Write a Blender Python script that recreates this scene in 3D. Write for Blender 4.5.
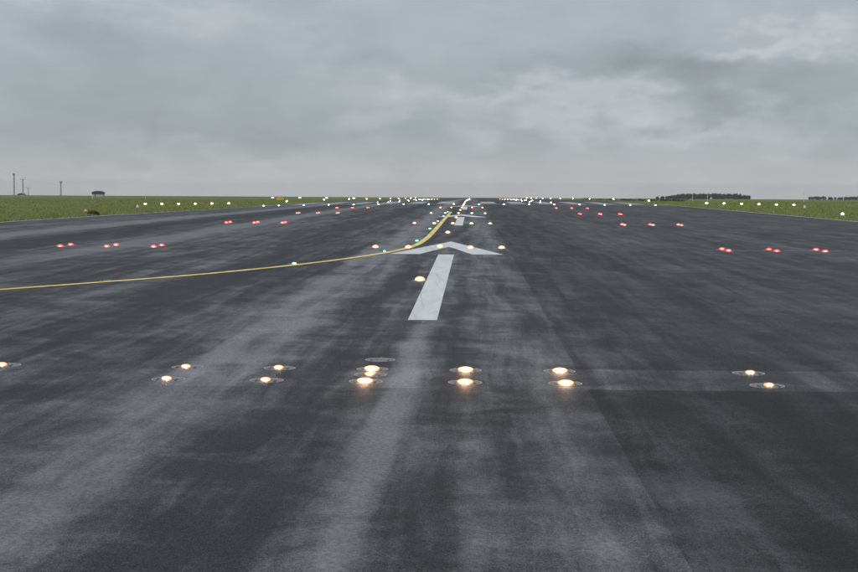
import bpy, bmesh, math, random
import numpy as np
from mathutils import Matrix, Vector

random.seed(7)
RNG = np.random.default_rng(11)
for o in list(bpy.data.objects):
    bpy.data.objects.remove(o)
scene = bpy.context.scene
COL = scene.collection

# ------------------------------------------------------------------ camera
CAM_H, CAM_X = 1.983, 1.064
YAW, PITCH, ROLL = 0.03112, 0.07088, 0.00526
cd = bpy.data.cameras.new('camera')
cam = bpy.data.objects.new('camera', cd)
COL.objects.link(cam)
fw = Vector((-math.sin(YAW) * math.cos(PITCH), math.cos(YAW) * math.cos(PITCH), -math.sin(PITCH)))
r0 = Vector((math.cos(YAW), math.sin(YAW), 0))
u0 = r0.cross(fw)
rt = r0 * math.cos(ROLL) + u0 * math.sin(ROLL)
up = u0 * math.cos(ROLL) - r0 * math.sin(ROLL)
m = Matrix((rt, up, -fw)).transposed().to_4x4()
m.translation = (CAM_X, 0, CAM_H)
cam.matrix_world = m
cd.sensor_width = 36
cd.lens = 36 * 1391 / 858
cd.clip_start = 0.1
cd.clip_end = 20000
scene.camera = cam

# ------------------------------------------------------------------ view
scene.view_settings.view_transform = 'Standard'
scene.view_settings.look = 'None'
scene.view_settings.gamma = 1
scene.view_settings.use_curve_mapping = False
scene.view_settings.exposure = 0.08


# ------------------------------------------------------------------ node helper
class N:
    def __init__(s, tree):
        s.t = tree
        s.t.nodes.clear()

    def n(s, typ, **kw):
        nd = s.t.nodes.new(typ)
        for k, v in kw.items():
            setattr(nd, k, v)
        return nd

    def put(s, sock, v):
        if isinstance(v, bpy.types.NodeSocket):
            s.t.links.new(v, sock)
        elif v is not None:
            if sock.type in ('RGBA',) and len(v) == 3:
                v = (*v, 1)
            sock.default_value = v

    def m(s, op, a, b=None, c=None, clamp=False):
        nd = s.n('ShaderNodeMath', operation=op, use_clamp=clamp)
        s.put(nd.inputs[0], a); s.put(nd.inputs[1], b)
        if c is not None:
            s.put(nd.inputs[2], c)
        return nd.outputs[0]

    def xyz(s, v):
        nd = s.n('ShaderNodeSeparateXYZ'); s.put(nd.inputs[0], v)
        return nd.outputs

    def comb(s, x, y, z=0.0):
        nd = s.n('ShaderNodeCombineXYZ')
        s.put(nd.inputs[0], x); s.put(nd.inputs[1], y); s.put(nd.inputs[2], z)
        return nd.outputs[0]

    def noise(s, vec, scale=1.0, detail=4.0, rough=0.55, dist=0.0, lac=2.0):
        nd = s.n('ShaderNodeTexNoise')
        s.put(nd.inputs['Vector'], vec)
        for k, v in (('Scale', scale), ('Detail', detail), ('Roughness', rough), ('Distortion', dist), ('Lacunarity', lac)):
            nd.inputs[k].default_value = v
        return nd.outputs['Fac']

    def ss(s, v, a, b, lo=0.0, hi=1.0):
        nd = s.n('ShaderNodeMapRange', interpolation_type='SMOOTHSTEP')
        s.put(nd.inputs['Value'], v)
        nd.inputs['From Min'].default_value = a; nd.inputs['From Max'].default_value = b
        nd.inputs['To Min'].default_value = lo; nd.inputs['To Max'].default_value = hi
        return nd.outputs[0]

    def mix(s, f, a, b, blend='MIX'):
        nd = s.n('ShaderNodeMix', data_type='RGBA', blend_type=blend)
        s.put(nd.inputs['Factor'], f)
        s.put(nd.inputs[6], a); s.put(nd.inputs[7], b)
        return nd.outputs[2]

    def bump(s, h, dist, strength=1.0, normal=None):
        nd = s.n('ShaderNodeBump')
        s.put(nd.inputs['Height'], h)
        nd.inputs['Distance'].default_value = dist
        nd.inputs['Strength'].default_value = strength
        if normal:
            s.put(nd.inputs['Normal'], normal)
        return nd.outputs[0]


# ------------------------------------------------------------------ world: closed overcast deck
SUN_EL, SUN_AZ = math.radians(48), math.radians(205)   # behind the camera, through cloud
world = bpy.data.worlds.new('World')
scene.world = world
world.use_nodes = True
w = N(world.node_tree)
sky = w.n('ShaderNodeTexSky', sky_type='NISHITA')
sky.sun_disc = False
sky.sun_elevation = SUN_EL
sky.sun_rotation = SUN_AZ
tc = w.n('ShaderNodeTexCoord')
dx, dy, dz = w.xyz(tc.outputs['Generated'])
el = w.m('MAXIMUM', dz, 0.0)
den = w.m('ADD', el, 0.11)
px = w.m('DIVIDE', dx, den)
py = w.m('DIVIDE', dy, den)
P = w.comb(px, py, 0.0)
D1 = w.comb(w.m('MULTIPLY', dx, 4.2), w.m('MULTIPLY', dy, 4.2), w.m('MULTIPLY', dz, 11.0))
D2 = w.comb(w.m('MULTIPLY', dx, 11.0), w.m('MULTIPLY', dy, 11.0), w.m('MULTIPLY', dz, 24.0))
n_big = w.noise(D1, 1.0, 3, 0.5, 0.4)
n_mid = w.noise(D2, 1.0, 5, 0.55, 0.5)
n_fine = w.noise(P, 1.3, 5, 0.6, 0.3)
az = w.m('ARCTAN2', dx, dy)
# soft wander used to fray the outline of the cloud banks
wx = w.m('MULTIPLY', w.m('SUBTRACT', w.noise(D2, 1.25, 4, 0.52), 0.5), 0.24)
wy = w.m('MULTIPLY', w.m('SUBTRACT', w.noise(w.comb(w.m('MULTIPLY', dy, 11.0), w.m('MULTIPLY', dx, 13.0), w.m('MULTIPLY', dz, 26.0)), 1.25, 4, 0.52), 0.5), 0.11)
azw = w.m('ADD', az, wx)
elw = w.m('ADD', w.m('ARCSINE', dz), wy)


def bank(pxx, pyy, rx, ry, tilt=0.0):
    a0 = math.atan((pxx - 472) / 1391)
    e0 = (187 - pyy + (pxx - 470) * 0.0053) / 1391
    ax = w.m('SUBTRACT', azw, a0)
    ay = w.m('SUBTRACT', elw, e0)
    ct, st = math.cos(tilt), math.sin(tilt)
    u = w.m('ADD', w.m('MULTIPLY', ax, ct), w.m('MULTIPLY', ay, st))
    v = w.m('SUBTRACT', w.m('MULTIPLY', ay, ct), w.m('MULTIPLY', ax, st))
    u = w.m('DIVIDE', u, rx / 1391); v = w.m('DIVIDE', v, ry / 1391)
    d2 = w.m('ADD', w.m('MULTIPLY', u, u), w.m('MULTIPLY', v, v))
    return w.m('EXPONENT', w.m('MULTIPLY', d2, -1.0))


val = w.m('MULTIPLY', w.m('SUBTRACT', n_big, 0.5), 0.26)
val = w.m('ADD', val, w.m('MULTIPLY', w.m('SUBTRACT', n_mid, 0.5), 0.30))
val = w.m('ADD', val, w.m('MULTIPLY', w.m('SUBTRACT', n_fine, 0.5), 0.16))
for (bx_, by_, rx_, ry_, t_, amp) in (
        (655, 82, 62, 30, 0.0, -0.26), (690, 70, 40, 26, 0.0, -0.14), (800, 82, 80, 30, 0.15, -0.20), (555, 62, 60, 16, 0.0, -0.14),
        (748, 46, 52, 14, 0.2, 0.30), (505, 103, 70, 18, 0.25, 0.26), (590, 118, 34, 26, 0.6, 0.20), (575, 92, 26, 20, 0.6, 0.14),
        (690, 128, 90, 16, 0.0, 0.20), (385, 105, 60, 22, 0.15, 0.16), (130, 120, 170, 40, 0.0, -0.12), (330, 135, 90, 18, 0.0, -0.08),
        (40, 8, 110, 18, -0.1, 0.18), (230, 22, 100, 16, 0.0, 0.12), (330, 62, 90, 12, 0.1, -0.08), (180, 160, 160, 12, 0.0, 0.08),
        (830, 128, 50, 30, 0.0, 0.14), (470, 160, 110, 12, 0.0, -0.06), (100, 62, 70, 18, 0.0, -0.08)):
    val = w.m('ADD', val, w.m('MULTIPLY', bank(bx_, by_, rx_, ry_, t_), amp * 0.68))
gain = w.m('MULTIPLY', w.m('ADD', 1.0, val), w.m('MULTIPLY_ADD', el, 0.9, 1.0))   # overcast: brighter towards the zenith
# colour of the deck: paler and a little warmer in the thin air along the horizon
hz = w.ss(el, -0.004, 0.042, 1.0, 0.0)
base = w.mix(hz, (0.345, 0.388, 0.416), (0.488, 0.492, 0.500))
warm = w.m('MULTIPLY', w.ss(val, -0.05, 0.30), 0.6)
base = w.mix(warm, base, (0.440, 0.452, 0.460))
vs = w.n('ShaderNodeVectorMath', operation='SCALE')
w.put(vs.inputs[0], base); w.put(vs.inputs['Scale'], gain)
bg1 = w.n('ShaderNodeBackground'); w.put(bg1.inputs[0], sky.outputs[0]); bg1.inputs[1].default_value = 0.06
bg2 = w.n('ShaderNodeBackground'); w.put(bg2.inputs[0], vs.outputs[0]); bg2.inputs[1].default_value = 1.0
mx = w.n('ShaderNodeMixShader'); mx.inputs[0].default_value = 0.95
w.t.links.new(bg1.outputs[0], mx.inputs[1]); w.t.links.new(bg2.outputs[0], mx.inputs[2])
wo = w.n('ShaderNodeOutputWorld'); w.t.links.new(mx.outputs[0], wo.inputs[0])

# ------------------------------------------------------------------ sun, diffused by the cloud
sl = bpy.data.lights.new('sun', 'SUN')
sl.energy = 1.3
sl.angle = math.radians(40)
sl.color = (1.0, 0.97, 0.93)
so = bpy.data.objects.new('sun', sl)
COL.objects.link(so)
sd = Vector((math.sin(SUN_AZ) * math.cos(SUN_EL), math.cos(SUN_AZ) * math.cos(SUN_EL), math.sin(SUN_EL)))
so.rotation_euler = sd.to_track_quat('Z', 'Y').to_euler()


# ------------------------------------------------------------------ helpers
def tag(o, label=None, cat=None, group=None, kind=None):
    if label: o['label'] = label
    if cat: o['category'] = cat
    if group: o['group'] = group
    if kind: o['kind'] = kind
    return o


def empty(name, loc):
    o = bpy.data.objects.new(name, None)
    o.empty_display_size = 0.2
    o.location = loc
    COL.objects.link(o)
    return o


def mesh_obj(name, me, mat=None, parent=None):
    o = bpy.data.objects.new(name, me)
    if mat and not me.materials:
        me.materials.append(mat)
    COL.objects.link(o)
    o.parent = parent
    return o


def bm_mesh(name, bm, smooth=False):
    me = bpy.data.meshes.new(name)
    bm.normal_update()
    bm.to_mesh(me); bm.free()
    if smooth:
        for p in me.polygons:
            p.use_smooth = True
    return me


def add_box(bm, c, s, bevel=0.0):
    r = bmesh.ops.create_cube(bm, size=1.0)
    vs_ = r['verts']
    for v in vs_:
        v.co = Vector((v.co.x * s[0] + c[0], v.co.y * s[1] + c[1], v.co.z * s[2] + c[2]))
    if bevel:
        es = list({e for v in vs_ for e in v.link_edges})
        bmesh.ops.bevel(bm, geom=es, offset=bevel, segments=2, affect='EDGES')


def add_lathe(bm, prof, seg=20, c=(0, 0, 0)):
    rings = []
    for r, z in prof:
        if r < 1e-6:
            rings.append([bm.verts.new((c[0], c[1], c[2] + z))])
        else:
            rings.append([bm.verts.new((c[0] + r * math.cos(2 * math.pi * k / seg), c[1] + r * math.sin(2 * math.pi * k / seg), c[2] + z)) for k in range(seg)])
    for a, b in zip(rings, rings[1:]):
        for k in range(seg):
            k2 = (k + 1) % seg
            if len(a) == 1 and len(b) == 1:
                continue
            if len(b) == 1:
                bm.faces.new((a[k], a[k2], b[0]))
            elif len(a) == 1:
                bm.faces.new((a[0], b[k2], b[k]))
            else:
                bm.faces.new((a[k], a[k2], b[k2], b[k]))


def add_bar(bm, a, b, r, seg=5):
    a, b = Vector(a), Vector(b)
    d = (b - a).normalized()
    q = d.to_track_quat('Z', 'Y')
    ra = [bm.verts.new(a + q @ Vector((r * math.cos(6.2832 * k / seg), r * math.sin(6.2832 * k / seg), 0))) for k in range(seg)]
    rb = [bm.verts.new(b + q @ Vector((r * math.cos(6.2832 * k / seg), r * math.sin(6.2832 * k / seg), 0))) for k in range(seg)]
    for k in range(seg):
        k2 = (k + 1) % seg
        bm.faces.new((ra[k], ra[k2], rb[k2], rb[k]))
    bm.faces.new(ra[::-1]); bm.faces.new(rb)


def copy_tree(o, parent=None):
    c = o.copy(); COL.objects.link(c); c.parent = parent
    for ch in o.children:
        copy_tree(ch, c)
    return c


def sstep(a, b, x):
    t = np.clip((np.asarray(x, float) - a) / (b - a), 0, 1)
    return t * t * (3 - 2 * t)


RW_L, RW_R = -24.0, 24.6          # paved edges
THR = 164.8                       # row of green threshold lights


def zf(X, Y):
    """height of the ground: the runway climbs over a crest about 200 m ahead"""
    X = np.asarray(X, float); Y = np.asarray(Y, float)
    wd = 25.0
    t = (Y - 210) / wd
    z = -0.0072 * wd * np.logaddexp(0, t)
    fade = sstep(60, 165, Y) * (1 - sstep(500, 1000, Y))
    z = z - 0.34 * fade * np.clip(-X / 24, 0, 1.0) ** 1.5
    z = z - 0.16 * fade * sstep(24, 38, -X) - 0.18 * fade * sstep(24.6, 40, X)
    z = z - 0.05 * (sstep(24.2, 26, -X) + sstep(24.8, 26.5, X))
    off = np.maximum(np.abs(X) - 30, 0)
    z = z + 0.05 * np.sin(X * 0.11 + Y * 0.03) * np.clip(off / 20, 0, 1) + 0.10 * np.sin(X * 0.031 - Y * 0.013 + 1) * np.clip(off / 60, 0, 1)
    return z


def z1(x, y):
    return float(zf(x, y))


TOP = 0.03                        # asphalt surface above zf
# ------------------------------------------------------------------ materials


def new_mat(name):
    mt = bpy.data.materials.new(name); mt.use_nodes = True
    return mt, N(mt.node_tree)


def finish(k, color, rough=0.6, spec=0.5, normal=None, metal=0.0, emis=None, estr=0.0, coat=None):
    b = k.n('ShaderNodeBsdfPrincipled')
    k.put(b.inputs['Base Color'], color)
    k.put(b.inputs['Roughness'], rough)
    k.put(b.inputs['Specular IOR Level'], spec)
    k.put(b.inputs['Metallic'], metal)
    if normal: k.put(b.inputs['Normal'], normal)
    if emis:
        k.put(b.inputs['Emission Color'], emis); b.inputs['Emission Strength'].default_value = estr
    o = k.n('ShaderNodeOutputMaterial')
    k.t.links.new(b.outputs[0], o.inputs[0])
    return b


def simple_mat(name, col, rough=0.6, spec=0.5, metal=0.0, var=0.12, scale=6.0):
    mt, k = new_mat(name)
    tcn = k.n('ShaderNodeTexCoord')
    nz = k.noise(tcn.outputs['Object'], scale, 4)
    f = k.ss(nz, 0.3, 0.7)
    lo = tuple(c * (1 - var) for c in col); hi = tuple(min(1, c * (1 + var)) for c in col)
    finish(k, k.mix(f, lo, hi), rough, spec, metal=metal)
    return mt


def wear_field(k):
    """drying and rubber streaks that run along the runway; 0 damp .. 1 dry"""
    g = k.n('ShaderNodeNewGeometry')
    X, Y, Z = k.xyz(g.outputs['Position'])
    drift = k.m('MULTIPLY', k.m('SUBTRACT', k.noise(k.comb(0.0, k.m('MULTIPLY', Y, 0.035), 2.0), 1.0, 2), 0.5), 1.6)
    wob = k.m('MULTIPLY', k.m('SUBTRACT', k.noise(k.comb(k.m('MULTIPLY', X, 0.9), k.m('MULTIPLY', Y, 0.28), 1.0), 1.0, 5, 0.6), 0.5), 2.0)
    Xd = k.m('ADD', k.m('ADD', X, k.m('MULTIPLY', drift, 0.5)), k.m('MULTIPLY', wob, 0.55))
    long_ = k.noise(k.comb(k.m('MULTIPLY', Xd, 0.55), k.m('MULTIPLY', Y, 0.022), 4.0), 1.0, 4, 0.6)
    wisp = k.noise(k.comb(k.m('ADD', k.m('MULTIPLY', Xd, 0.8), k.m('MULTIPLY', Y, 0.05)), k.m('MULTIPLY', Y, 0.19), 9.0), 1.0, 6, 0.62, 0.5)
    fine = k.noise(k.comb(k.m('ADD', k.m('MULTIPLY', X, 1.05), k.m('MULTIPLY', Y, 0.25)), k.m('MULTIPLY', Y, 0.85), 6.0), 1.0, 7, 0.64, 0.7)
    v = k.m('MULTIPLY', k.m('SUBTRACT', long_, 0.5), 0.9)
    v = k.m('ADD', v, k.m('MULTIPLY', k.m('SUBTRACT', wisp, 0.5), 0.75))
    v = k.m('ADD', v, k.m('MULTIPLY', k.m('SUBTRACT', fine, 0.5), 1.0))
    Xk = k.m('ADD', X, k.m('MULTIPLY', wob, 0.22))
    streak = k.noise(k.comb(k.m('MULTIPLY', Xk, 2.6), k.m('MULTIPLY', Y, 0.11), 12.0), 1.0, 6, 0.66, 0.3)
    v = k.m('ADD', v, k.m('MULTIPLY', k.m('SUBTRACT', streak, 0.5), 1.4))
    torn = k.noise(k.comb(k.m('ADD', k.m('MULTIPLY', X, 1.6), k.m('MULTIPLY', Y, -0.5)), k.m('MULTIPLY', Y, 2.2), 22.0), 1.0, 6, 0.68, 0.8)
    v = k.m('ADD', v, k.m('MULTIPLY', k.m('SUBTRACT', torn, 0.5), 0.55))

    def band(src, x0, wd, amp, y0=None, y1=None):
        t = k.m('DIVIDE', k.m('SUBTRACT', src, x0), wd)
        e = k.m('MULTIPLY', k.m('EXPONENT', k.m('MULTIPLY', k.m('MULTIPLY', t, t), -1.0)), amp)
        if y0 is not None:
            e = k.m('MULTIPLY', e, k.ss(Y, y0, y1))
        return e
    for x0, wd, amp, y0, y1 in ((-1.75, 0.50, 0.38, None, None), (-0.45, 0.35, -0.25, None, None), (0.75, 0.2, -0.12, None, None), (-10.4, 0.8, 0.85, 30, 45), (-17.2, 0.9, 0.9, 38, 50),
                                (-20.8, 0.5, 0.3, 40, 60), (5.4, 0.5, 0.12, 25, 35), (11.8, 0.5, 0.14, 30, 50), (-4.5, 0.9, -0.3, None, None),
                                (4.0, 1.6, -0.16, None, None), (-14.0, 1.6, -0.25, None, None)):
        v = k.m('ADD', v, band(Xd, x0, wd, amp, y0, y1))
    Xs = k.m('ADD', X, k.m('MULTIPLY', wob, 0.06))
    v = k.m('ADD', v, k.m('MULTIPLY', band(Xs, 0.36, 0.15, 0.50), k.ss(Y, 21.0, 18.5)))
    v = k.m('ADD', v, k.m('MULTIPLY', band(Xs, 1.35, 0.5, 0.13), 1.0))
    v = k.m('MULTIPLY', v, k.ss(X, 1.6, 4.0, 1.0, 0.66))      # the right-hand lanes carry less traffic and are more even
    return k.ss(v, -0.32, 0.56), X, Y, g, fine


def asphalt(name):
    mt, k = new_mat(name)
    dry, X, Y, g, fine = wear_field(k)
    pos = g.outputs['Position']
    oi = k.n('ShaderNodeObjectInfo')
    grain = k.noise(pos, 95.0, 3, 0.7)
    grain2 = k.noise(pos, 28.0, 3, 0.6)
    vor = k.n('ShaderNodeTexVoronoi'); k.put(vor.inputs['Vector'], pos); vor.inputs['Scale'].default_value = 75.0
    blot = k.noise(k.comb(X, k.m('MULTIPLY', Y, 0.6), 0.0), 0.9, 5, 0.6)
    c = k.mix(dry, (0.031, 0.0315, 0.0365), (0.166, 0.169, 0.181))
    c = k.mix(1.0, c, oi.outputs['Color'], 'MULTIPLY')
    gv = k.ss(grain, 0.3, 0.72, -0.45, 0.5)
    gv = k.m('MULTIPLY_ADD', gv, k.ss(dry, 0.0, 1.0, 1.9, 0.6), 1.0)   # grain contrast falls off in the pale streaks
    gv = k.m('MULTIPLY', gv, k.ss(grain2, 0.3, 0.7, 0.78, 1.22))
    gv = k.m('MULTIPLY', gv, k.ss(blot, 0.3, 0.7, 0.88, 1.12))
    sc = k.n('ShaderNodeVectorMath', operation='SCALE'); k.put(sc.inputs[0], c); k.put(sc.inputs['Scale'], gv)
    # scattered pale stones in the surface
    stone = k.ss(vor.outputs['Distance'], 0.16, 0.06)
    pick = k.m('GREATER_THAN', k.xyz(vor.outputs['Color'])[0], 0.93)
    col = k.mix(k.m('MULTIPLY', k.m('MULTIPLY', stone, pick), 0.6), sc.outputs[0], (0.16, 0.16, 0.155))
    rough = k.m('ADD', k.ss(dry, 0.0, 1.0, 0.70, 0.80), k.m('MULTIPLY', k.m('SUBTRACT', fine, 0.5), 0.12))
    spec = k.ss(dry, 0.0, 1.0, 0.13, 0.10)
    h = k.m('ADD', k.m('MULTIPLY', grain, 0.6), k.m('MULTIPLY', k.m('SUBTRACT', 1.0, vor.outputs['Distance']), 0.5))
    finish(k, col, rough, spec, k.bump(h, 0.006, 0.7))
    return mt


M_ASPH = asphalt('asphalt')
mt, k = new_mat('joint_sealant')
g = k.n('ShaderNodeNewGeometry')
finish(k, k.mix(k.noise(g.outputs['Position'], 1.5, 5), (0.014, 0.014, 0.016), (0.035, 0.035, 0.038)), 0.5, 0.3)
M_TAR = mt
mt, k = new_mat('slot_sealant')
g = k.n('ShaderNodeNewGeometry')
finish(k, k.mix(k.noise(g.outputs['Position'], 2.5, 5), (0.16, 0.163, 0.168), (0.34, 0.34, 0.345)), 0.4, 0.4)
M_SLOT = mt


def paint(name, c_hi, c_lo, wear):
    mt, k = new_mat(name)
    dry, X, Y, g, fine = wear_field(k)
    pos = g.outputs['Position']
    chip = k.noise(pos, 26.0, 5, 0.7)
    scuff = k.noise(k.comb(k.m('MULTIPLY', X, 3.0), k.m('MULTIPLY', Y, 0.45), 3.0), 1.0, 5, 0.6, 0.9)
    c = k.mix(k.ss(scuff, 0.36, 0.62), c_lo, c_hi)
    c = k.mix(k.m('MULTIPLY', k.ss(chip, 0.60, 0.72), wear), c, (0.06, 0.06, 0.063))
    tyre = k.noise(k.comb(k.m('ADD', k.m('MULTIPLY', X, 5.0), k.m('MULTIPLY', Y, 0.35)), k.m('MULTIPLY', Y, 0.12), 7.0), 1.0, 3, 0.5, 1.2)
    c = k.mix(k.m('MULTIPLY', k.ss(tyre, 0.62, 0.74), 0.35), c, (0.13, 0.13, 0.135))
    flake = k.noise(k.comb(X, k.m('MULTIPLY', Y, 0.5), 1.0), 9.0, 6, 0.72)
    c = k.mix(k.m('MULTIPLY', k.ss(flake, 0.62, 0.68), wear), c, (0.07, 0.07, 0.075))
    grain = k.noise(pos, 95.0, 3, 0.7)
    finish(k, c, 0.6, 0.3, k.bump(grain, 0.004, 0.4))
    return mt


M_WHITE = paint('white_paint', (0.60, 0.61, 0.61), (0.52, 0.53, 0.535), 0.5)
M_WORN = paint('worn_white_paint', (0.42, 0.43, 0.44), (0.20, 0.205, 0.21), 0.8)
M_YELLOW = paint('yellow_paint', (0.84, 0.64, 0.21), (0.62, 0.46, 0.15), 0.95)

# grass sward seen edge-on, and the soil under it
mt, k = new_mat('grass_ground')
g = k.n('ShaderNodeNewGeometry')
X, Y, Z = k.xyz(g.outputs['Position'])
n1 = k.noise(k.comb(X, k.m('MULTIPLY', Y, 0.35), 0.0), 0.12, 6, 0.65)
n2 = k.noise(k.comb(X, Y, 0.0), 1.6, 5, 0.6)
n3 = k.noise(k.comb(k.m('MULTIPLY', X, 0.004), k.m('MULTIPLY', Y, 0.0015), 2.0), 1.0, 3)
c = k.mix(k.ss(n1, 0.35, 0.68), (0.125, 0.155, 0.055), (0.172, 0.182, 0.078))
c = k.mix(k.m('MULTIPLY', k.ss(n2, 0.4, 0.75), 0.5), c, (0.075, 0.095, 0.028))
c = k.mix(k.m('MULTIPLY', k.ss(n3, 0.45, 0.6), k.ss(Y, 400, 1200)), c, (0.085, 0.105, 0.045))
finish(k, c, 0.9, 0.1, k.bump(n2, 0.08, 0.6))
M_GROUND = mt

mt, k = new_mat('grass_blade')
at = k.n('ShaderNodeAttribute'); at.attribute_name = 'tone'
c = k.mix(at.outputs['Fac'], (0.195, 0.235, 0.080), (0.275, 0.285, 0.120))
b = finish(k, c, 0.8, 0.15)
M_BLADE = mt

mt, k = new_mat('leaf')
at = k.n('ShaderNodeAttribute'); at.attribute_name = 'tone'
c = k.mix(at.outputs['Fac'], (0.034, 0.054, 0.038), (0.072, 0.098, 0.060))
finish(k, c, 0.7, 0.2)
M_LEAF = mt
M_BARK = simple_mat('bark', (0.06, 0.048, 0.036), 0.9, 0.1)
mt, k = new_mat('dry_leaf')
at = k.n('ShaderNodeAttribute'); at.attribute_name = 'tone'
finish(k, k.mix(at.outputs['Fac'], (0.05, 0.045, 0.015), (0.20, 0.10, 0.04)), 0.8, 0.1)
M_DRYLEAF = mt

M_STEEL = simple_mat('cast_metal', (0.15, 0.145, 0.14), 0.45, 0.5, 0.3, 0.35, 25.0)
M_GALV = simple_mat('galvanised', (0.38, 0.39, 0.40), 0.5, 0.5, 0.6, 0.15, 8.0)
M_MAST = simple_mat('mast_paint', (0.27, 0.28, 0.30), 0.6, 0.4, 0.0, 0.15, 1.0)
M_YBODY = simple_mat('yellow_housing', (0.55, 0.38, 0.05), 0.5, 0.5)
M_OBODY = simple_mat('orange_housing', (0.60, 0.17, 0.04), 0.5, 0.5)
M_WBODY = simple_mat('white_housing', (0.62, 0.62, 0.60), 0.5, 0.4)
M_ROOF = simple_mat('dark_roof', (0.030, 0.042, 0.055), 0.6, 0.4, 0, 0.2, 0.6)
M_WALL = simple_mat('white_wall', (0.42, 0.43, 0.43), 0.8, 0.2, 0, 0.1, 0.7)
M_DOOR = simple_mat('grey_door', (0.14, 0.15, 0.16), 0.6, 0.3)
M_RED = simple_mat('red_band', (0.52, 0.22, 0.19), 0.5, 0.4)
M_SIGN = simple_mat('yellow_sign', (0.50, 0.40, 0.04), 0.5, 0.3)


def glow(name, col, strength):
    mt, k = new_mat(name)
    finish(k, tuple(min(1, c) for c in col), 0.2, 0.5, emis=col, estr=strength)
    return mt




def lens_glow(name, core, rim, s_core, s_rim):
    mt, k = new_mat(name)
    at = k.n('ShaderNodeAttribute'); at.attribute_name = 'core'
    oi = k.n('ShaderNodeObjectInfo')
    f = at.outputs['Fac']
    st = k.m('MULTIPLY', k.m('MULTIPLY_ADD', k.m('MULTIPLY', f, f), s_core - s_rim, s_rim), k.m('MULTIPLY_ADD', oi.outputs['Random'], 0.7, 0.65))
    b = finish(k, rim, 0.2, 0.4, emis=k.mix(f, rim, core), estr=1.0)
    k.put(b.inputs['Emission Strength'], st)
    return mt


G_WARM = lens_glow('lamp_warm', (1.0, 0.60, 0.34), (1.0, 0.36, 0.15), 90, 0.9)
G_WARM2 = lens_glow('lamp_warm_side', (1.0, 0.62, 0.36), (1.0, 0.38, 0.16), 30, 0.9)
G_MID = lens_glow('lamp_warm_mid', (1.0, 0.52, 0.25), (1.0, 0.36, 0.14), 22, 1.4)
G_FAR = lens_glow('lamp_white', (1.0, 0.60, 0.34), (1.0, 0.40, 0.18), 260, 12)
G_RED = lens_glow('lamp_red', (1.0, 0.16, 0.13), (1.0, 0.035, 0.030), 22, 2.0)
G_GREEN = glow('lamp_green', (0.16, 1.0, 0.50), 7)
G_THR = glow('lamp_threshold', (0.50, 1.0, 0.82), 34)
G_WING = glow('lamp_wing', (0.80, 1.0, 0.46), 9)
G_EDGE = glow('lamp_edge', (1.0, 0.74, 0.48), 60)
G_EDGER = glow('lamp_edge_red', (1.0, 0.24, 0.08), 24)
G_PAPI = glow('lamp_slope', (1.0, 0.30, 0.20), 40)

# ------------------------------------------------------------------ ground: one sheet to the horizon
lanes_x = [RW_L, -19.6, -15.3, -11.0, -6.7, -2.35, 2.2, 6.6, 11.1, 15.6, 20.1, RW_R]
gx = sorted(set([-4200, -3000, -2000, -1400, -900, -600, -400, -280, -200, -150, -110] + list(range(-90, -24, 3)) + lanes_x + [-25, 25.5]
                + list(range(28, 92, 3)) + [110, 150, 200, 280, 400, 600, 900, 1400, 2000, 3000, 4200]))
ry = [-120, -60, -20, 0, 13.45, 14.95] + list(range(25, 160, 10)) + list(range(160, 420, 3)) + list(range(420, 1000, 20)) + list(range(1000, 2600, 100))
gy = ry + [2600, 2900, 3300, 3900, 4700, 5600, 6500]


def sheet(name, xs, ys, dz, mat, parent=None):
    XX, YY = np.meshgrid(np.array(xs, float), np.array(ys, float))
    ZZ = zf(XX, YY) + dz
    nx, ny = len(xs), len(ys)
    verts = np.stack([XX, YY, ZZ], -1).reshape(-1, 3)
    faces = [(j * nx + i, j * nx + i + 1, (j + 1) * nx + i + 1, (j + 1) * nx + i) for j in range(ny - 1) for i in range(nx - 1)]
    me = bpy.data.meshes.new(name)
    me.from_pydata(verts.tolist(), [], faces)
    for p in me.polygons: p.use_smooth = True
    return mesh_obj(name, me, mat, parent)


ground = sheet('grass_ground', gx, gy, 0.0, M_GROUND)
tag(ground, 'green grass airfield running out to the horizon', 'grass field', kind='structure')
runway = sheet('runway', lanes_x, ry, 0.018, M_ASPH)
tag(runway, 'wide dark damp asphalt runway rising to a crest', 'runway', kind='structure')

secs = [([y for y in ry if y <= 13.45], 'near'), ([13.45, 14.95], 'strip'), ([y for y in ry if y >= 14.95], 'far')]
tone = {'near': [0.9, 0.9, 0.95, 1.0, 1.0, 1.0, 0.62, 0.66, 0.72, 0.8, 0.8],
        'far': [0.86, 0.92, 0.84, 0.9, 1.0, 1.14, 0.80, 0.82, 0.80, 0.86, 0.84]}
for ys, kind in secs:
    if kind == 'strip':
        o = sheet('paving_strip', lanes_x, [13.45, 14.95], TOP, M_ASPH, runway)
        o.color = (1.28, 1.28, 1.28, 1)
        continue
    for i in range(len(lanes_x) - 1):
        yy = list(ys)
        if kind == 'near': yy[-1] -= 0.0
        o = sheet('paving_lane', [lanes_x[i] + 0.0, lanes_x[i + 1]], yy, TOP, M_ASPH, runway)
        t = tone[kind][i]
        o.color = (t, t, t, 1)


# painted markings, each a thin sheet on the asphalt
def poly_sheet(name, pts, mat, dz=0.004, parent=runway):
    me = bpy.data.meshes.new(name)
    me.from_pydata([(x, y, z1(x, y) + TOP + dz) for x, y in pts], [], [tuple(range(len(pts)))])
    return mesh_obj(name, me, mat, parent)


def strip_sheet(name, left, right, mat, dz=0.004, parent=runway):
    vs_ = []
    for (a, b) in zip(left, right):
        vs_ += [(a[0], a[1], z1(*a) + TOP + dz), (b[0], b[1], z1(*b) + TOP + dz)]
    fs = [(2 * i, 2 * i + 1, 2 * i + 3, 2 * i + 2) for i in range(len(left) - 1)]
    me = bpy.data.meshes.new(name)
    me.from_pydata(vs_, [], fs)
    return mesh_obj(name, me, mat, parent)


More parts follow.
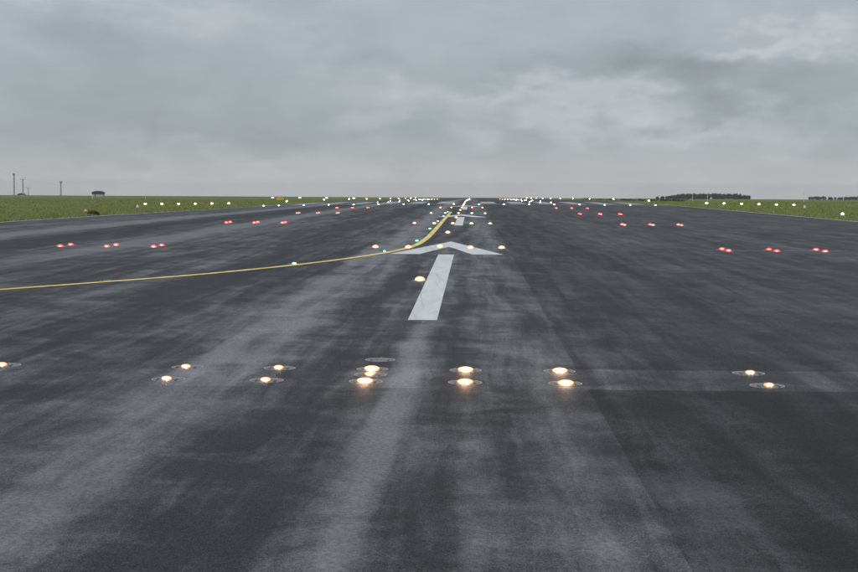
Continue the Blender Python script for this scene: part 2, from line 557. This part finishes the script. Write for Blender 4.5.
for i, y0 in enumerate((20.36, 71.7, 123.3)):
    poly_sheet('arrow_shaft', [(0.12, y0), (0.55, y0), (0.53, y0 + 20.1), (0.07, y0 + 20.1)], M_WHITE)
    yb, ym, yt = y0 + 20.25, y0 + 25.4, y0 + 29.9
    strip_sheet('arrow_head', [(-1.35, yb), (0.29, yt), (1.97, yb)], [(-0.49, yb), (0.29, ym), (1.05, yb)], M_WHITE)

# yellow lead-on line
yl = [(-13.0, 17.2), (-10.4, 21.2), (-7.74, 25.63), (-6.45, 27.79), (-4.95, 30.5), (-3.37, 34.41), (-2.29, 37.97), (-1.5, 41.37), (-1.02, 44.6), (-0.80, 48.0),
      (-0.69, 53.0), (-0.66, 60), (-0.66, 75), (-0.67, 90), (-0.67, 111)]
fine_pts = []
for i in range(len(yl) - 1):
    p0 = Vector(yl[max(i - 1, 0)]); p1 = Vector(yl[i]); p2 = Vector(yl[i + 1]); p3 = Vector(yl[min(i + 2, len(yl) - 1)])
    for t in np.linspace(0, 1, 6)[:-1]:
        fine_pts.append(0.5 * ((2 * p1) + (p2 - p0) * t + (2 * p0 - 5 * p1 + 4 * p2 - p3) * t * t + (-p0 + 3 * p1 - 3 * p2 + p3) * t ** 3))
fine_pts.append(Vector(yl[-1]))
L, R = [], []
for i, p in enumerate(fine_pts):
    d = (fine_pts[min(i + 1, len(fine_pts) - 1)] - fine_pts[max(i - 1, 0)]).normalized()
    nrm = Vector((-d.y, d.x)) * 0.108
    L.append(tuple(p + nrm)); R.append(tuple(p - nrm))
strip_sheet('yellow_lead_line', L, R, M_YELLOW, 0.009)

# threshold: cross bar and the row of broad stripes behind it
ysub = np.linspace(166.6, 168.0, 2)
xs = np.array(lanes_x)
strip_sheet('threshold_bar', [(x, 165.7) for x in xs], [(x, 166.7) for x in xs], M_WHITE, 0.008)
for i in range(6):
    for s in (-1, 1):
        xc = 0.3 + s * (2.75 + 3.7 * i)
        ys = [y for y in ry if 171 < y < 203]
        strip_sheet('threshold_stripe', [(xc - 0.95, y) for y in ys], [(xc + 0.95, y) for y in ys], M_WORN, 0.012)
for y0 in (232, 290, 348, 406, 464):
    ys = list(range(y0, y0 + 31, 6))
    strip_sheet('centre_dash', [(-0.15, y) for y in ys], [(0.75, y) for y in ys], M_WHITE, 0.014)
for x0, x1 in ((RW_L + 0.05, RW_L + 0.42), (RW_R - 0.42, RW_R - 0.05)):
    ys = [y for y in ry if y < 1000]
    strip_sheet('edge_line', [(x0, y) for y in ys], [(x1, y) for y in ys], M_WORN, 0.014)

# sealed cable slots cut across to the lamps
for (xa, xb, yc, wd) in ((8.4, 12.7, 44.35, 0.10), (-12.6, -8.6, 44.5, 0.05), (8.7, 12.5, 75.0, 0.05), (-12.5, -8.7, 74.6, 0.05), (-2.4, 2.4, 44.75, 0.04)):
    xs_ = np.linspace(xa, xb, 9)
    jit = [random.uniform(-0.012, 0.012) for _ in xs_]
    strip_sheet('sealed_cable_slot', [(x, yc - wd / 2 + j) for x, j in zip(xs_, jit)], [(x, yc + wd / 2 + j) for x, j in zip(xs_, jit)], M_SLOT if wd > 0.035 else M_TAR, 0.006)

# ------------------------------------------------------------------ lamps
ORD = ['first', 'second', 'third', 'fourth', 'fifth', 'sixth', 'seventh', 'eighth', 'ninth', 'tenth', 'eleventh', 'twelfth', 'thirteenth', 'fourteenth',
       'fifteenth', 'sixteenth', 'seventeenth', 'eighteenth', 'nineteenth', 'twentieth', 'twenty-first', 'twenty-second', 'twenty-third', 'twenty-fourth',
       'twenty-fifth', 'twenty-sixth', 'twenty-seventh', 'twenty-eighth', 'twenty-ninth', 'thirtieth']


def housing_mesh():
    bm = bmesh.new()
    add_lathe(bm, [(0.158, -0.02), (0.158, 0.003), (0.150, 0.006), (0.128, 0.008), (0.098, 0.014), (0.07, 0.017), (0.0, 0.018)], 28)
    return bm_mesh('housing', bm, True)


def ring_mesh():
    bm = bmesh.new()
    add_lathe(bm, [(0.172, -0.01), (0.172, 0.0045), (0.1585, 0.0045), (0.1585, -0.01)], 28)
    return bm_mesh('seat_ring', bm)


def lens_mesh(sx, sz, y0):
    bm = bmesh.new()
    bmesh.ops.create_uvsphere(bm, u_segments=20, v_segments=14, radius=1)
    core = [math.exp(-3.4 * (v.co.x ** 2 + v.co.z ** 2)) for v in bm.verts]
    for v in bm.verts:
        v.co = Vector((v.co.x * sx, v.co.y * 0.035 + y0, v.co.z * sz + 0.022))
    me = bm_mesh('lens', bm, True)
    at_ = me.attributes.new('core', 'FLOAT', 'POINT')
    at_.data.foreach_set('value', core)
    return me


def bolt_mesh():
    bm = bmesh.new()
    add_lathe(bm, [(0.011, 0.0), (0.011, 0.009), (0.0, 0.010)], 6)
    return bm_mesh('bolt', bm)


HOUS, RING, BOLT = housing_mesh(), ring_mesh(), bolt_mesh()


def inset_proto(glowmat, sx=0.052, sz=0.022, bolts=False):
    r = empty('inset_runway_light', (0, 0, 0))
    mesh_obj('housing', HOUS, M_STEEL, r)
    mesh_obj('seat_ring', RING, M_GALV, r)
    if glowmat:
        mesh_obj('lens', lens_mesh(sx, sz, -0.085), glowmat, r)
    if bolts:
        for sg in (-1, 1):
            bmx = bmesh.new(); add_box(bmx, (sg * 0.096, -0.085, 0.010), (0.018, 0.10, 0.02), 0.003)
            mesh_obj('lens_guard', bm_mesh('lens_guard', bmx), M_STEEL, r)
    if bolts:
        for q in range(6):
            b = mesh_obj('bolt', BOLT, M_GALV, r)
            a = q * math.pi / 3 + 0.5
            b.location = (0.138 * math.cos(a), 0.138 * math.sin(a), 0.004)
    return r


USED = {}


def place(proto, x, y, label, group, cat='light', dz=TOP, rz=0.0):
    key = proto.name
    if key not in USED:
        USED[key] = 1
        o = proto
    else:
        o = copy_tree(proto)
    o.location = (x, y, z1(x, y) + dz)
    o.rotation_euler = (0, 0, rz)
    tag(o, label, cat, group)
    return o


# near double row across the lane: rear row Y 14.8, front row Y 13.86
PN = inset_proto(G_WARM, 0.082, 0.030, True)
pl = bpy.data.lights.new('lamp_beam', 'POINT'); pl.specular_factor = 0.0; pl.energy = 1.2; pl.color = (1.0, 0.58, 0.30); pl.shadow_soft_size = 0.04
po = bpy.data.objects.new('lamp_beam', pl); COL.objects.link(po); po.parent = PN; po.location = (0, -0.17, 0.07)
PS = inset_proto(G_WARM2, 0.052, 0.024, True)
PU = inset_proto(None, bolts=True)
g1 = 'inset lights of the near double row'
rear = [(-4.0, PS, 'rear lamp cut by the left picture edge'), (-2.0, PS, 'rear lamp leftmost but one'), (-1.0, PS, 'rear lamp third from left'), (0.0, PN, 'rear lamp of bright centre trio'),
        (1.0, PN, 'bright rear lamp right of the centre trio'), (2.0, PN, 'bright rear lamp on the dark paving joint'), (4.0, PS, 'rear lamp of the lone right-hand pair')]
for x, p, t in rear:
    place(p, x, 14.8 - 0.012 * x, 'warm inset light in near double row, ' + t, g1)
front = [(-2.0, PS, 'leftmost front lamp'), (-1.0, PS, 'second front lamp from left'), (0.0, PN, 'front lamp of bright centre trio'),
         (1.0, PN, 'bright front lamp right of the centre trio'), (2.0, PN, 'bright front lamp beside the paving joint'), (4.0, PS, 'front lamp of the lone right-hand pair')]
for x, p, t in front:
    place(p, x, 13.86 - 0.01 * x, 'warm inset light in near double row, ' + t, g1)
place(PS, 0.01, 14.36, 'small lit inset light between front and rear lamps of the bright centre trio', g1)
place(PU, 0.03, 15.62, 'unlit metal inset light just behind the bright centre trio', g1)

# centre bars of five, every 30 m, and single centre lamps between them
PC = inset_proto(G_MID, 0.105, 0.07)
side5 = ['far left', 'left of centre', 'centre', 'right of centre', 'far right']
for bi, yb in enumerate((44.8, 74.8, 104.8, 134.8)):
    where = ['across the first arrow head', 'behind the second white arrow shaft', 'beyond the second arrow head', 'before the threshold row'][bi]
    for q in range(5):
        place(PC, q - 2.0 - (0.06 if q == 0 else 0), yb + (0.7 if (bi == 0 and q == 2) else 0), 'warm inset light, %s of five lamp bar %s' % (side5[q], where), 'five lamp bars on the centreline')
PF = inset_proto(G_FAR, 0.050, 0.034)
place(PC, -0.03, 29.1, 'bright warm inset light standing alone beside the first white arrow shaft', 'single centreline lights')
place(PC, 0.0, 59.8, 'warm inset light alone between the first arrow head and second arrow', 'single centreline lights')
place(PC, 0.0, 89.8, 'warm inset light alone left of the second white arrow head', 'single centreline lights')
place(PC, 0.0, 119.8, 'warm inset light alone just before the third white arrow', 'single centreline lights')
for i in range(26):
    place(PF, 0.0, 149.8 + 15 * i, 'small warm centreline light, %s of the string climbing to the crest' % ORD[i], 'string of far centreline lights')

# red side barrettes, doubled
PR = inset_proto(G_RED, 0.095, 0.046)
PR2 = inset_proto(G_RED, 0.105, 0.06)
rows = (44.8, 74.8, 104.8, 134.8)
for bi, yb in enumerate(rows):
    for s, sn in ((-1, 'left'), (1, 'right')):
        for q in range(3):
            for d, dn in ((-0.9, 'front'), (0.25, 'rear')):
                x = s * (9.08 + 1.5 * q)
                place(PR if bi == 0 else PR2, x, yb + d + (0.15 if s < 0 else 0), 'red inset light, %s lamp of %s pair from centre, %s side, %s red row' % (dn, ORD[q], sn, ['nearest', 'second', 'third', 'farthest'][bi]), 'red side row lights')

# green lamps along the yellow line
PG = inset_proto(G_GREEN, 0.05, 0.024)
PG2 = inset_proto(G_GREEN, 0.036, 0.016)
gl = [(-6.42, 28.34), (-3.42, 34.95), (-1.60, 42.1), (-0.95, 50.4), (-0.94, 65.3), (-0.92, 79.7), (-0.92, 94.8), (-0.93, 110.9)]
for i, (x, y) in enumerate(gl):
    if i == 0:
        place(PU, x, y, 'unlit metal inset light just behind the yellow line near its left end', 'green lights along the yellow line')
        continue
    place(PG2 if i == 2 else PG, x, y, 'green inset light beside the yellow line, %s lit one from the left end' % ORD[i - 1], 'green lights along the yellow line')

# threshold row
PT = inset_proto(G_THR, 0.085, 0.036)
for i in range(18):
    place(PT, -25.2 + 0.3 + 2.965 * i if i else -23.75, THR, 'pale green threshold light, %s from the left runway edge' % ORD[i], 'green threshold lights across the runway')

# touchdown zone barrettes beyond the threshold
PZ = inset_proto(G_FAR, 0.065, 0.045)
for bi in range(8):
    for s, sn in ((-1, 'left'), (1, 'right')):
        for q in range(3):
            place(PZ, s * (9.1 + 1.5 * q) - 0.15, 194.8 + 30 * bi, 'far warm inset light, %s from centre in %s %s bar beyond the threshold' % (ORD[q], ORD[bi], sn), 'touchdown lights beyond the threshold')


# elevated lamps
def elevated_proto(name, body, glowmat, h=0.36, r=0.075, gr=0.07):
    o = empty(name, (0, 0, 0))
    bm = bmesh.new(); add_lathe(bm, [(0.14, -0.03), (0.14, 0.02), (0.05, 0.03), (0.0, 0.03)], 16)
    mesh_obj('base_plate', bm_mesh('base_plate', bm), M_GALV, o)
    bm = bmesh.new(); add_bar(bm, (0, 0, 0.02), (0, 0, h - 0.10), 0.024, 10)
    mesh_obj('stem', bm_mesh('stem', bm), body, o)
    bm = bmesh.new(); add_lathe(bm, [(0.03, h - 0.12), (r, h - 0.08), (r, h - 0.02), (r * 0.85, h)], 16)
    mesh_obj('lamp_body', bm_mesh('lamp_body', bm, True), body, o)
    bm = bmesh.new(); add_lathe(bm, [(gr, h), (gr, h + 0.05), (gr * 0.8, h + 0.10), (gr * 0.4, h + 0.13), (0, h + 0.135)], 16)
    mesh_obj('glass_dome', bm_mesh('glass_dome', bm, True), glowmat, o)
    return o


PW = elevated_proto('wing_bar_light', M_YBODY, G_WING, 0.36, 0.11, 0.15)
for s, sn in ((-1, 'left'), (1, 'right')):
    for i in range(6):
        x = (-38.0 + 2.0 * i) if s < 0 else (28.6 + 2.04 * i)
        nm = ORD[5 - i] if s < 0 else ORD[i]
        place(PW, x, THR + 0.3, 'pale yellow-green elevated lamp on the %s grass, %s out from the runway' % (sn, nm), 'elevated wing bar lamps on the grass', dz=-0.005)
PE = elevated_proto('runway_edge_light', M_YBODY, G_EDGE, 0.34, 0.08, 0.085)
for i in range(10):
    for s, sn in ((-1, 'left'), (1, 'right')):
        x = -25.0 if s < 0 else 25.5
        place(PE, x, 194.5 + 49 * i, 'small white elevated edge light on the %s grass verge, %s beyond the threshold' % (sn, ORD[i]), 'runway edge lights beyond the threshold', dz=-0.005)
PO = elevated_proto('runway_edge_light', M_OBODY, G_EDGER, 0.34, 0.08, 0.085)
place(PO, 25.4, 92.5, 'orange-red elevated edge light glowing on the right grass verge', 'near edge lights', dz=-0.005)
PO2 = elevated_proto('runway_edge_light', M_OBODY, simple_mat('orange_glass', (0.75, 0.40, 0.22), 0.3, 0.5), 0.36, 0.10, 0.10)
place(PO2, -24.7, 92.0, 'unlit orange edge light beside a brown shrub at the left verge', 'near edge lights', dz=-0.005)


# approach slope units on the left grass
def slope_unit():
    o = empty('approach_slope_light', (0, 0, 0))
    bm = bmesh.new(); add_box(bm, (0, 0.35, 0.62), (0.95, 1.1, 0.34), 0.03)
    mesh_obj('box', bm_mesh('box', bm), M_OBODY, o)
    for x in (-0.38, 0.38):
        for y in (-0.1, 0.8):
            bm = bmesh.new(); add_bar(bm, (x, y, -0.05), (x, y, 0.47), 0.03, 8)
            mesh_obj('leg', bm_mesh('leg', bm), M_GALV, o)
    for x in (-0.22, 0.22):
        bm = bmesh.new(); add_bar(bm, (x, -0.205, 0.62), (x, -0.24, 0.62), 0.11, 14)
        mesh_obj('lens', bm_mesh('lens', bm), G_PAPI, o)
    return o


PP = slope_unit()
for i, x in enumerate((-65.9, -56.8, -47.8, -38.7)):
    place(PP, x, 464.8, 'reddish glowing approach slope unit on the far left grass, %s from the left' % ORD[i], 'row of four approach slope units', dz=0.0)

# ------------------------------------------------------------------ small things on the grass


def gz(x, y): return (x, y, z1(x, y))


def xat(pxx, D): return CAM_X + (pxx - 472.0) / 1391 * D


def white_marker(x, y, h, label):
    o = empty('marker_board', gz(x, y))
    bm = bmesh.new()
    vs_ = [bm.verts.new(v) for v in ((-0.17, -0.10, 0.04), (0.17, -0.10, 0.04), (0.17, 0.10, 0.04), (-0.17, 0.10, 0.04), (-0.05, -0.03, h), (0.05, -0.03, h), (0.05, 0.03, h), (-0.05, 0.03, h))]
    for f in ((0, 1, 5, 4), (1, 2, 6, 5), (2, 3, 7, 6), (3, 0, 4, 7), (4, 5, 6, 7), (3, 2, 1, 0)):
        bm.faces.new([vs_[q] for q in f])
    mesh_obj('board', bm_mesh('board', bm), M_WBODY, o)
    bm = bmesh.new(); add_box(bm, (0, 0, 0.01), (0.46, 0.30, 0.06), 0.01)
    mesh_obj('foot', bm_mesh('foot', bm), M_GALV, o)
    tag(o, label, 'marker')


white_marker(xat(135, 160), 160, 0.36, 'small white tapered marker on the left grass beside the outermost lamp')
white_marker(xat(800.5, 166), 166, 0.36, 'small white tapered marker on the right grass beside the outermost lamp')


def post(x, y, h, label, banded=False, r=0.05):
    o = empty('marker_post', gz(x, y))
    n = 4 if banded else 1
    for q in range(n):
        bm = bmesh.new(); add_bar(bm, (0, 0, -0.05 + (h + 0.05) * q / n), (0, 0, -0.05 + (h + 0.05) * (q + 1) / n), r, 8)
        mesh_obj('pole_section' if banded else 'pole', bm_mesh('pole', bm), M_RED if (banded and q % 2) else M_WBODY, o)
    bm = bmesh.new(); add_lathe(bm, [(r * 1.4, h), (r * 1.4, h + r), (0, h + r * 1.6)], 8)
    mesh_obj('cap', bm_mesh('cap', bm), M_WBODY, o)
    tag(o, label, 'post', 'posts on the grass')


post(xat(690, 430), 430, 1.9, 'thin banded pole before the dark wood, left of the pair', True, 0.10)
post(xat(704.7, 400), 400, 2.2, 'thin banded pole before the dark wood, above the first right lamp', True, 0.10)
post(xat(799.5, 330), 330, 2.4, 'thin pale pole standing above the right white marker', False, 0.06)
post(xat(143, 300), 300, 1.1, 'thin pale pole rising behind the outermost left lamp', False, 0.05)
post(xat(89.3, 420), 420, 1.3, 'short pale post in front of the dark roofed shed', False, 0.09)

# yellow sign board left
o = empty('guidance_sign', gz(xat(279, 300), 300))
bm = bmesh.new(); add_box(bm, (0, 0, 0.62), (1.55, 0.22, 0.75), 0.02)
mesh_obj('panel', bm_mesh('panel', bm), M_SIGN, o)
bm = bmesh.new()
for zz in (0.235, 1.005): add_box(bm, (0, 0, zz), (1.62, 0.26, 0.05))
mesh_obj('frame', bm_mesh('frame', bm), M_DOOR, o)
for x in (-0.55, 0.55):
    bm = bmesh.new(); add_bar(bm, (x, 0, -0.05), (x, 0, 0.22), 0.04, 8)
    mesh_obj('leg', bm_mesh('leg', bm), M_GALV, o)
tag(o, 'dull yellow sign board on the left grass between two red lights', 'sign')


# lattice masts on the left horizon
def mast(pxx, D, h, wd, label, arms=False):
    x = xat(pxx, D)
    o = empty('lattice_mast', gz(x, D))
    n = max(4, int(h / 1.6))
    for sx, sy in ((-1, -1), (1, -1), (1, 1), (-1, 1)):
        bm = bmesh.new(); add_bar(bm, (sx * wd, sy * wd, -0.3), (sx * wd * 0.55, sy * wd * 0.55, h), 0.085, 5)
        mesh_obj('leg', bm_mesh('leg', bm), M_MAST, o)
    bm = bmesh.new()
    for q in range(n):
        za, zb = h * q / n, h * (q + 1) / n
        wa, wb = wd * (1 - 0.45 * q / n), wd * (1 - 0.45 * (q + 1) / n)
        for (a, b) in (((-1, -1), (1, -1)), ((1, -1), (1, 1)), ((1, 1), (-1, 1)), ((-1, 1), (-1, -1))):
            s = 1 if q % 2 else -1
            p0, p1 = (a, b) if s > 0 else (b, a)
            add_bar(bm, (p0[0] * wa, p0[1] * wa, za), (p1[0] * wb, p1[1] * wb, zb), 0.05, 4)
    mesh_obj('lattice_bracing', bm_mesh('bracing', bm), M_MAST, o)
    if arms:
        bm = bmesh.new()
        add_bar(bm, (-1.6, 0, h - 0.4), (1.6, 0, h - 0.4), 0.12, 6)
        for xx in (-1.4, 0, 1.4): add_bar(bm, (xx, 0, h - 0.4), (xx, 0, h + 0.7), 0.09, 6)
        mesh_obj('cross_arm', bm_mesh('cross_arm', bm), M_MAST, o)
    else:
        bm = bmesh.new(); add_lathe(bm, [(0.0, h), (0.75, h + 0.05), (0.85, h + 0.5), (0.7, h + 1.2), (0.0, h + 1.3)], 12)
        mesh_obj('lamp_head', bm_mesh('lamp_head', bm), M_MAST, o)
    tag(o, label, 'mast', 'masts on the left horizon')


mast(10, 900, 13.6, 0.42, 'tallest grey lattice mast at the left picture edge')
mast(19, 900, 11.0, 0.30, 'slim mast with a cross arm beside the tallest one', True)
mast(24.5, 1050, 6.0, 0.16, 'short faint mast right of the cross armed one', True)
mast(57.5, 900, 8.6, 0.36, 'lone grey mast left of the dark roofed shed')


# two low buildings on the left horizon
def shed(pxx, D, wdt, h, label, arched):
    x = xat(pxx, D)
    o = empty('shed', gz(x, D))
    dp = wdt * 0.7
    bm = bmesh.new(); add_box(bm, (0, 0, h * 0.27), (wdt * 0.94, dp, h * 0.58))
    mesh_obj('wall', bm_mesh('wall', bm), M_WALL, o)
    bm = bmesh.new()
    prof = []
    if arched:
        for q in range(11):
            a = math.pi * q / 10
            prof.append((-math.cos(a) * wdt / 2, h * 0.50 + math.sin(a) ** 0.7 * h * 0.5))
    else:
        prof = [(-wdt / 2, h * 0.5), (-wdt * 0.12, h), (wdt * 0.12, h), (wdt / 2, h * 0.5)]
    a = [bm.verts.new((px_, -dp / 2 - 0.3, pz_)) for px_, pz_ in prof]
    b = [bm.verts.new((px_, dp / 2 + 0.3, pz_)) for px_, pz_ in prof]
    for q in range(len(prof) - 1):
        bm.faces.new((a[q], b[q], b[q + 1], a[q + 1]))
    bm.faces.new(a); bm.faces.new(b[::-1]); bm.faces.new((a[0], a[-1], b[-1], b[0]))
    mesh_obj('roof', bm_mesh('roof', bm), M_ROOF, o)
    bm = bmesh.new(); add_box(bm, (-wdt * 0.2, -dp / 2 - 0.03, h * 0.24), (wdt * 0.12, 0.10, h * 0.40))
    mesh_obj('door', bm_mesh('door', bm), M_DOOR, o)
    bm = bmesh.new(); add_box(bm, (wdt * 0.22, -dp / 2 - 0.03, h * 0.32), (wdt * 0.10, 0.10, h * 0.12))
    mesh_obj('window', bm_mesh('window', bm), M_DOOR, o)
    tag(o, label, 'building')


shed(95.5, 800, 6.6, 3.3, 'small white shed with a rounded dark roof on the left horizon', True)
shed(17.5, 950, 5.6, 1.9, 'low dark roofed shed at the foot of the masts', False)


# ------------------------------------------------------------------ vegetation
def tri_cloud(name, V, tone, mat, parent=None, nv=3):
    n = len(V) // nv
    me = bpy.data.meshes.new(name)
    me.vertices.add(len(V)); me.vertices.foreach_set('co', np.asarray(V, np.float32).ravel())
    me.loops.add(len(V)); me.loops.foreach_set('vertex_index', np.arange(len(V), dtype=np.int32))
    me.polygons.add(n)
    me.polygons.foreach_set('loop_start', np.arange(n, dtype=np.int32) * nv)
    me.polygons.foreach_set('loop_total', np.full(n, nv, dtype=np.int32))
    at_ = me.attributes.new('tone', 'FLOAT', 'FACE')
    at_.data.foreach_set('value', np.asarray(tone, np.float32))
    me.update(calc_edges=True)
    return mesh_obj(name, me, mat, parent)


def blades(px_, py_, hh, wd, lean):
    n = len(px_)
    th = RNG.uniform(0, 2 * np.pi, n)
    z = zf(px_, py_)
    ca, sa = np.cos(th) * wd / 2, np.sin(th) * wd / 2
    lx, ly = RNG.normal(0, lean, n) * hh, RNG.normal(0, lean, n) * hh
    V = np.zeros((n, 3, 3))
    V[:, 0] = np.stack([px_ - ca, py_ - sa, z - 0.02], -1)
    V[:, 1] = np.stack([px_ + ca, py_ + sa, z - 0.02], -1)
    V[:, 2] = np.stack([px_ + lx, py_ + ly, z + hh], -1)
    return V.reshape(-1, 3)


# sward in view, both sides: denser near, longer on the ragged verge
VV, TT = [], []
for s in (-1, 1):
    n = 190000
    y = 58 + 430 * RNG.random(n) ** 1.9
    off = (55 + 0.18 * y) * RNG.random(n) ** 1.5
    edge = 24.35 if s < 0 else 24.85
    x = s * (edge + off)
    clump = 0.5 + 0.5 * np.sin(x * 1.3 + np.sin(y * 0.7) * 2) * np.sin(y * 0.45 + x * 0.3)
    hh = (0.06 + 0.12 * RNG.random(n)) * (0.7 + 0.6 * clump) + np.where(off < 1.5, 0.07 * RNG.random(n), 0)
    VV.append(blades(x, y, hh, 0.035 + 0.0005 * y, 0.35))
    patch = 0.5 + 0.5 * np.sin(x * 0.21 + 1.3 * np.sin(y * 0.05)) * np.sin(y * 0.08 + 0.6)
    TT.append(np.clip(0.15 + 0.5 * patch * RNG.random(n) + 0.18 * (RNG.random(n) > 0.8) + np.where(off < 1.2, 0.25, 0) + RNG.normal(0, 0.05, n), 0, 1))
    # ragged fringe over the pavement edge
    n = 22000
    y = 55 + 260 * RNG.random(n) ** 1.4
    lump = np.clip(np.sin(y * 0.9) * np.sin(y * 0.37 + 1) + 0.4 * np.sin(y * 2.3), 0, 1)
    x = s * (edge + 0.05 + RNG.random(n) * (0.5 + 0.5 * lump))
    VV.append(blades(x, y, 0.08 + 0.30 * lump * RNG.random(n), 0.05, 0.4))
    TT.append(np.clip(0.9 * RNG.random(n) ** 2 + 0.1 - 0.5 * lump, -0.4, 1))
go = tri_cloud('grass', np.concatenate(VV), np.concatenate(TT), M_BLADE)
tag(go, 'rough green and straw coloured grass along both runway verges', 'grass', kind='stuff')


def leaf_quads(cen, n, rad, size, squash=1.0):
    d = RNG.normal(0, 1, (n, 3)); d /= np.linalg.norm(d, axis=1, keepdims=True)
    r = RNG.random(n) ** 0.45
    p = np.asarray(cen) + d * r[:, None] * np.asarray(rad)
    a = RNG.normal(0, 1, (n, 3)); a /= np.linalg.norm(a, axis=1, keepdims=True)
    b = np.cross(a, RNG.normal(0, 1, (n, 3))); b /= np.linalg.norm(b, axis=1, keepdims=True)
    sz = size * (0.6 + 0.8 * RNG.random(n))[:, None]
    return np.stack([p - a * sz, p + b * sz * 0.6, p + a * sz, p - b * sz * 0.6], 1).reshape(-1, 3)


# small shrub at the left verge
o = empty('verge_shrub', gz(-24.75, 94.0)); o.scale = (0.5, 0.5, 0.7)
bm = bmesh.new()
for q in range(9):
    a = q * 0.7
    add_bar(bm, (0.1 * math.cos(a), 0.1 * math.sin(a), -0.05), (0.75 * math.cos(a) + 0.1, 0.3 * math.sin(a), 0.30 + 0.12 * math.sin(q * 2.1)), 0.012, 5)
mesh_obj('stem', bm_mesh('stem', bm), M_BARK, o)
V = np.concatenate([leaf_quads((-0.45, 0, 0.30), 260, (0.42, 0.3, 0.34), 0.06), leaf_quads((0.0, 0.1, 0.33), 260, (0.4, 0.3, 0.30), 0.06)])
t = tri_cloud('dry_foliage', V, RNG.random(len(V) // 4), M_DRYLEAF, o, 4)
V = np.concatenate([leaf_quads((0.38, 0.1, 0.24), 420, (0.38, 0.35, 0.32), 0.06), leaf_quads((0.62, 0.1, 0.12), 160, (0.28, 0.3, 0.18), 0.05)])
t = tri_cloud('green_foliage', V, RNG.random(len(V) // 4) * 0.6, M_LEAF, o, 4)
tag(o, 'small brown and dark green shrub at the left runway verge', 'shrub')


# two far woods, each one dark mass
def wood(name, pxa, pxb, D, hmax, prof, label, n):
    xa, xb = xat(pxa, D), xat(pxb, D)
    VV, TT = [], []
    root = empty(name, gz((xa + xb) / 2, D))
    rx, ryy, rz = root.location
    bm = bmesh.new()
    for i in range(n):
        u = (i + RNG.uniform(-0.3, 1.3)) / n
        x = xa + (xb - xa) * min(max(u, 0), 1); y = D + RNG.uniform(-25, 60)
        h = hmax * prof(u) * RNG.uniform(0.82, 1.08)
        z = z1(x, y)
        add_bar(bm, (x - rx, y - ryy, z - rz - 0.3), (x - rx, y - ryy, z - rz + h * 0.5), 0.25, 5)
        t0 = RNG.uniform(0, 0.5)
        for q in range(7):
            c = (x - rx + RNG.normal(0, h * 0.16), y - ryy + RNG.normal(0, h * 0.16), z - rz + h * RNG.uniform(0.22, 0.80))
            V = leaf_quads(c, 70, (h * 0.23, h * 0.23, h * 0.20), 0.85)
            VV.append(V); TT.append(np.clip(t0 + RNG.normal(0, 0.15, len(V) // 4) + 0.2 * RNG.random(), 0, 1))
        V = leaf_quads((x - rx, y - ryy, z - rz + h * 0.2), 90, (h * 0.35, h * 0.3, h * 0.2), 0.8)
        VV.append(V); TT.append(np.full(len(V) // 4, 0.1))
    mesh_obj('trunk', bm_mesh('trunk', bm), M_BARK, root)
    tri_cloud('crown', np.concatenate(VV), np.concatenate(TT), M_LEAF, root, 4)
    tag(root, label, 'wood', 'far woods', kind='stuff')


wood('far_wood', 655, 748, 2600, 10.0, lambda u: 0.35 + 0.75 * min(1, u * 3.0) * (1 if u < 0.86 else 1 - (u - 0.86) * 4.0), 'long dark wood on the right horizon behind the lamps', 90)
wood('far_wood', 809, 905, 3000, 8.0, lambda u: 0.85 + 0.15 * math.sin(u * 17), 'dark tree belt at the right picture edge on the horizon', 80)

# low scrub on the right verge towards the crest
VV, TT = [], []
for i in range(60):
    D = RNG.uniform(330, 520); pxx = RNG.uniform(575, 684)
    x = max(xat(pxx, D), 29)
    h = RNG.uniform(0.35, 0.8)
    V = leaf_quads((x, D, z1(x, D) + h * 0.4), 60, (h * 1.6, h * 1.4, h * 0.6), 0.14)
    VV.append(V); TT.append(np.clip(RNG.normal(0.6, 0.3, len(V) // 4), 0, 1))
so_ = tri_cloud('low_scrub', np.concatenate(VV), np.concatenate(TT), M_LEAF, None, 4)
tag(so_, 'low dark scrub along the right verge near the crest', 'scrub', kind='stuff')

# ------------------------------------------------------------------ the damp air
HAZE = 0.00006
if HAZE:
    bm = bmesh.new()
    add_box(bm, (0, 3150, -15.5), (8600, 6900, 65))
    mt = bpy.data.materials.new('haze'); mt.use_nodes = True
    k = N(mt.node_tree)
    pv = k.n('ShaderNodeVolumePrincipled')
    pv.inputs['Color'].default_value = (0.93, 0.95, 0.97, 1)
    pv.inputs['Density'].default_value = HAZE
    pv.inputs['Anisotropy'].default_value = 0.3
    oo = k.n('ShaderNodeOutputMaterial')
    k.t.links.new(pv.outputs[0], oo.inputs['Volume'])
    hz_o = mesh_obj('haze', bm_mesh('haze', bm), mt)
    tag(hz_o, 'thin damp haze lying over the whole airfield', 'haze', kind='stuff')
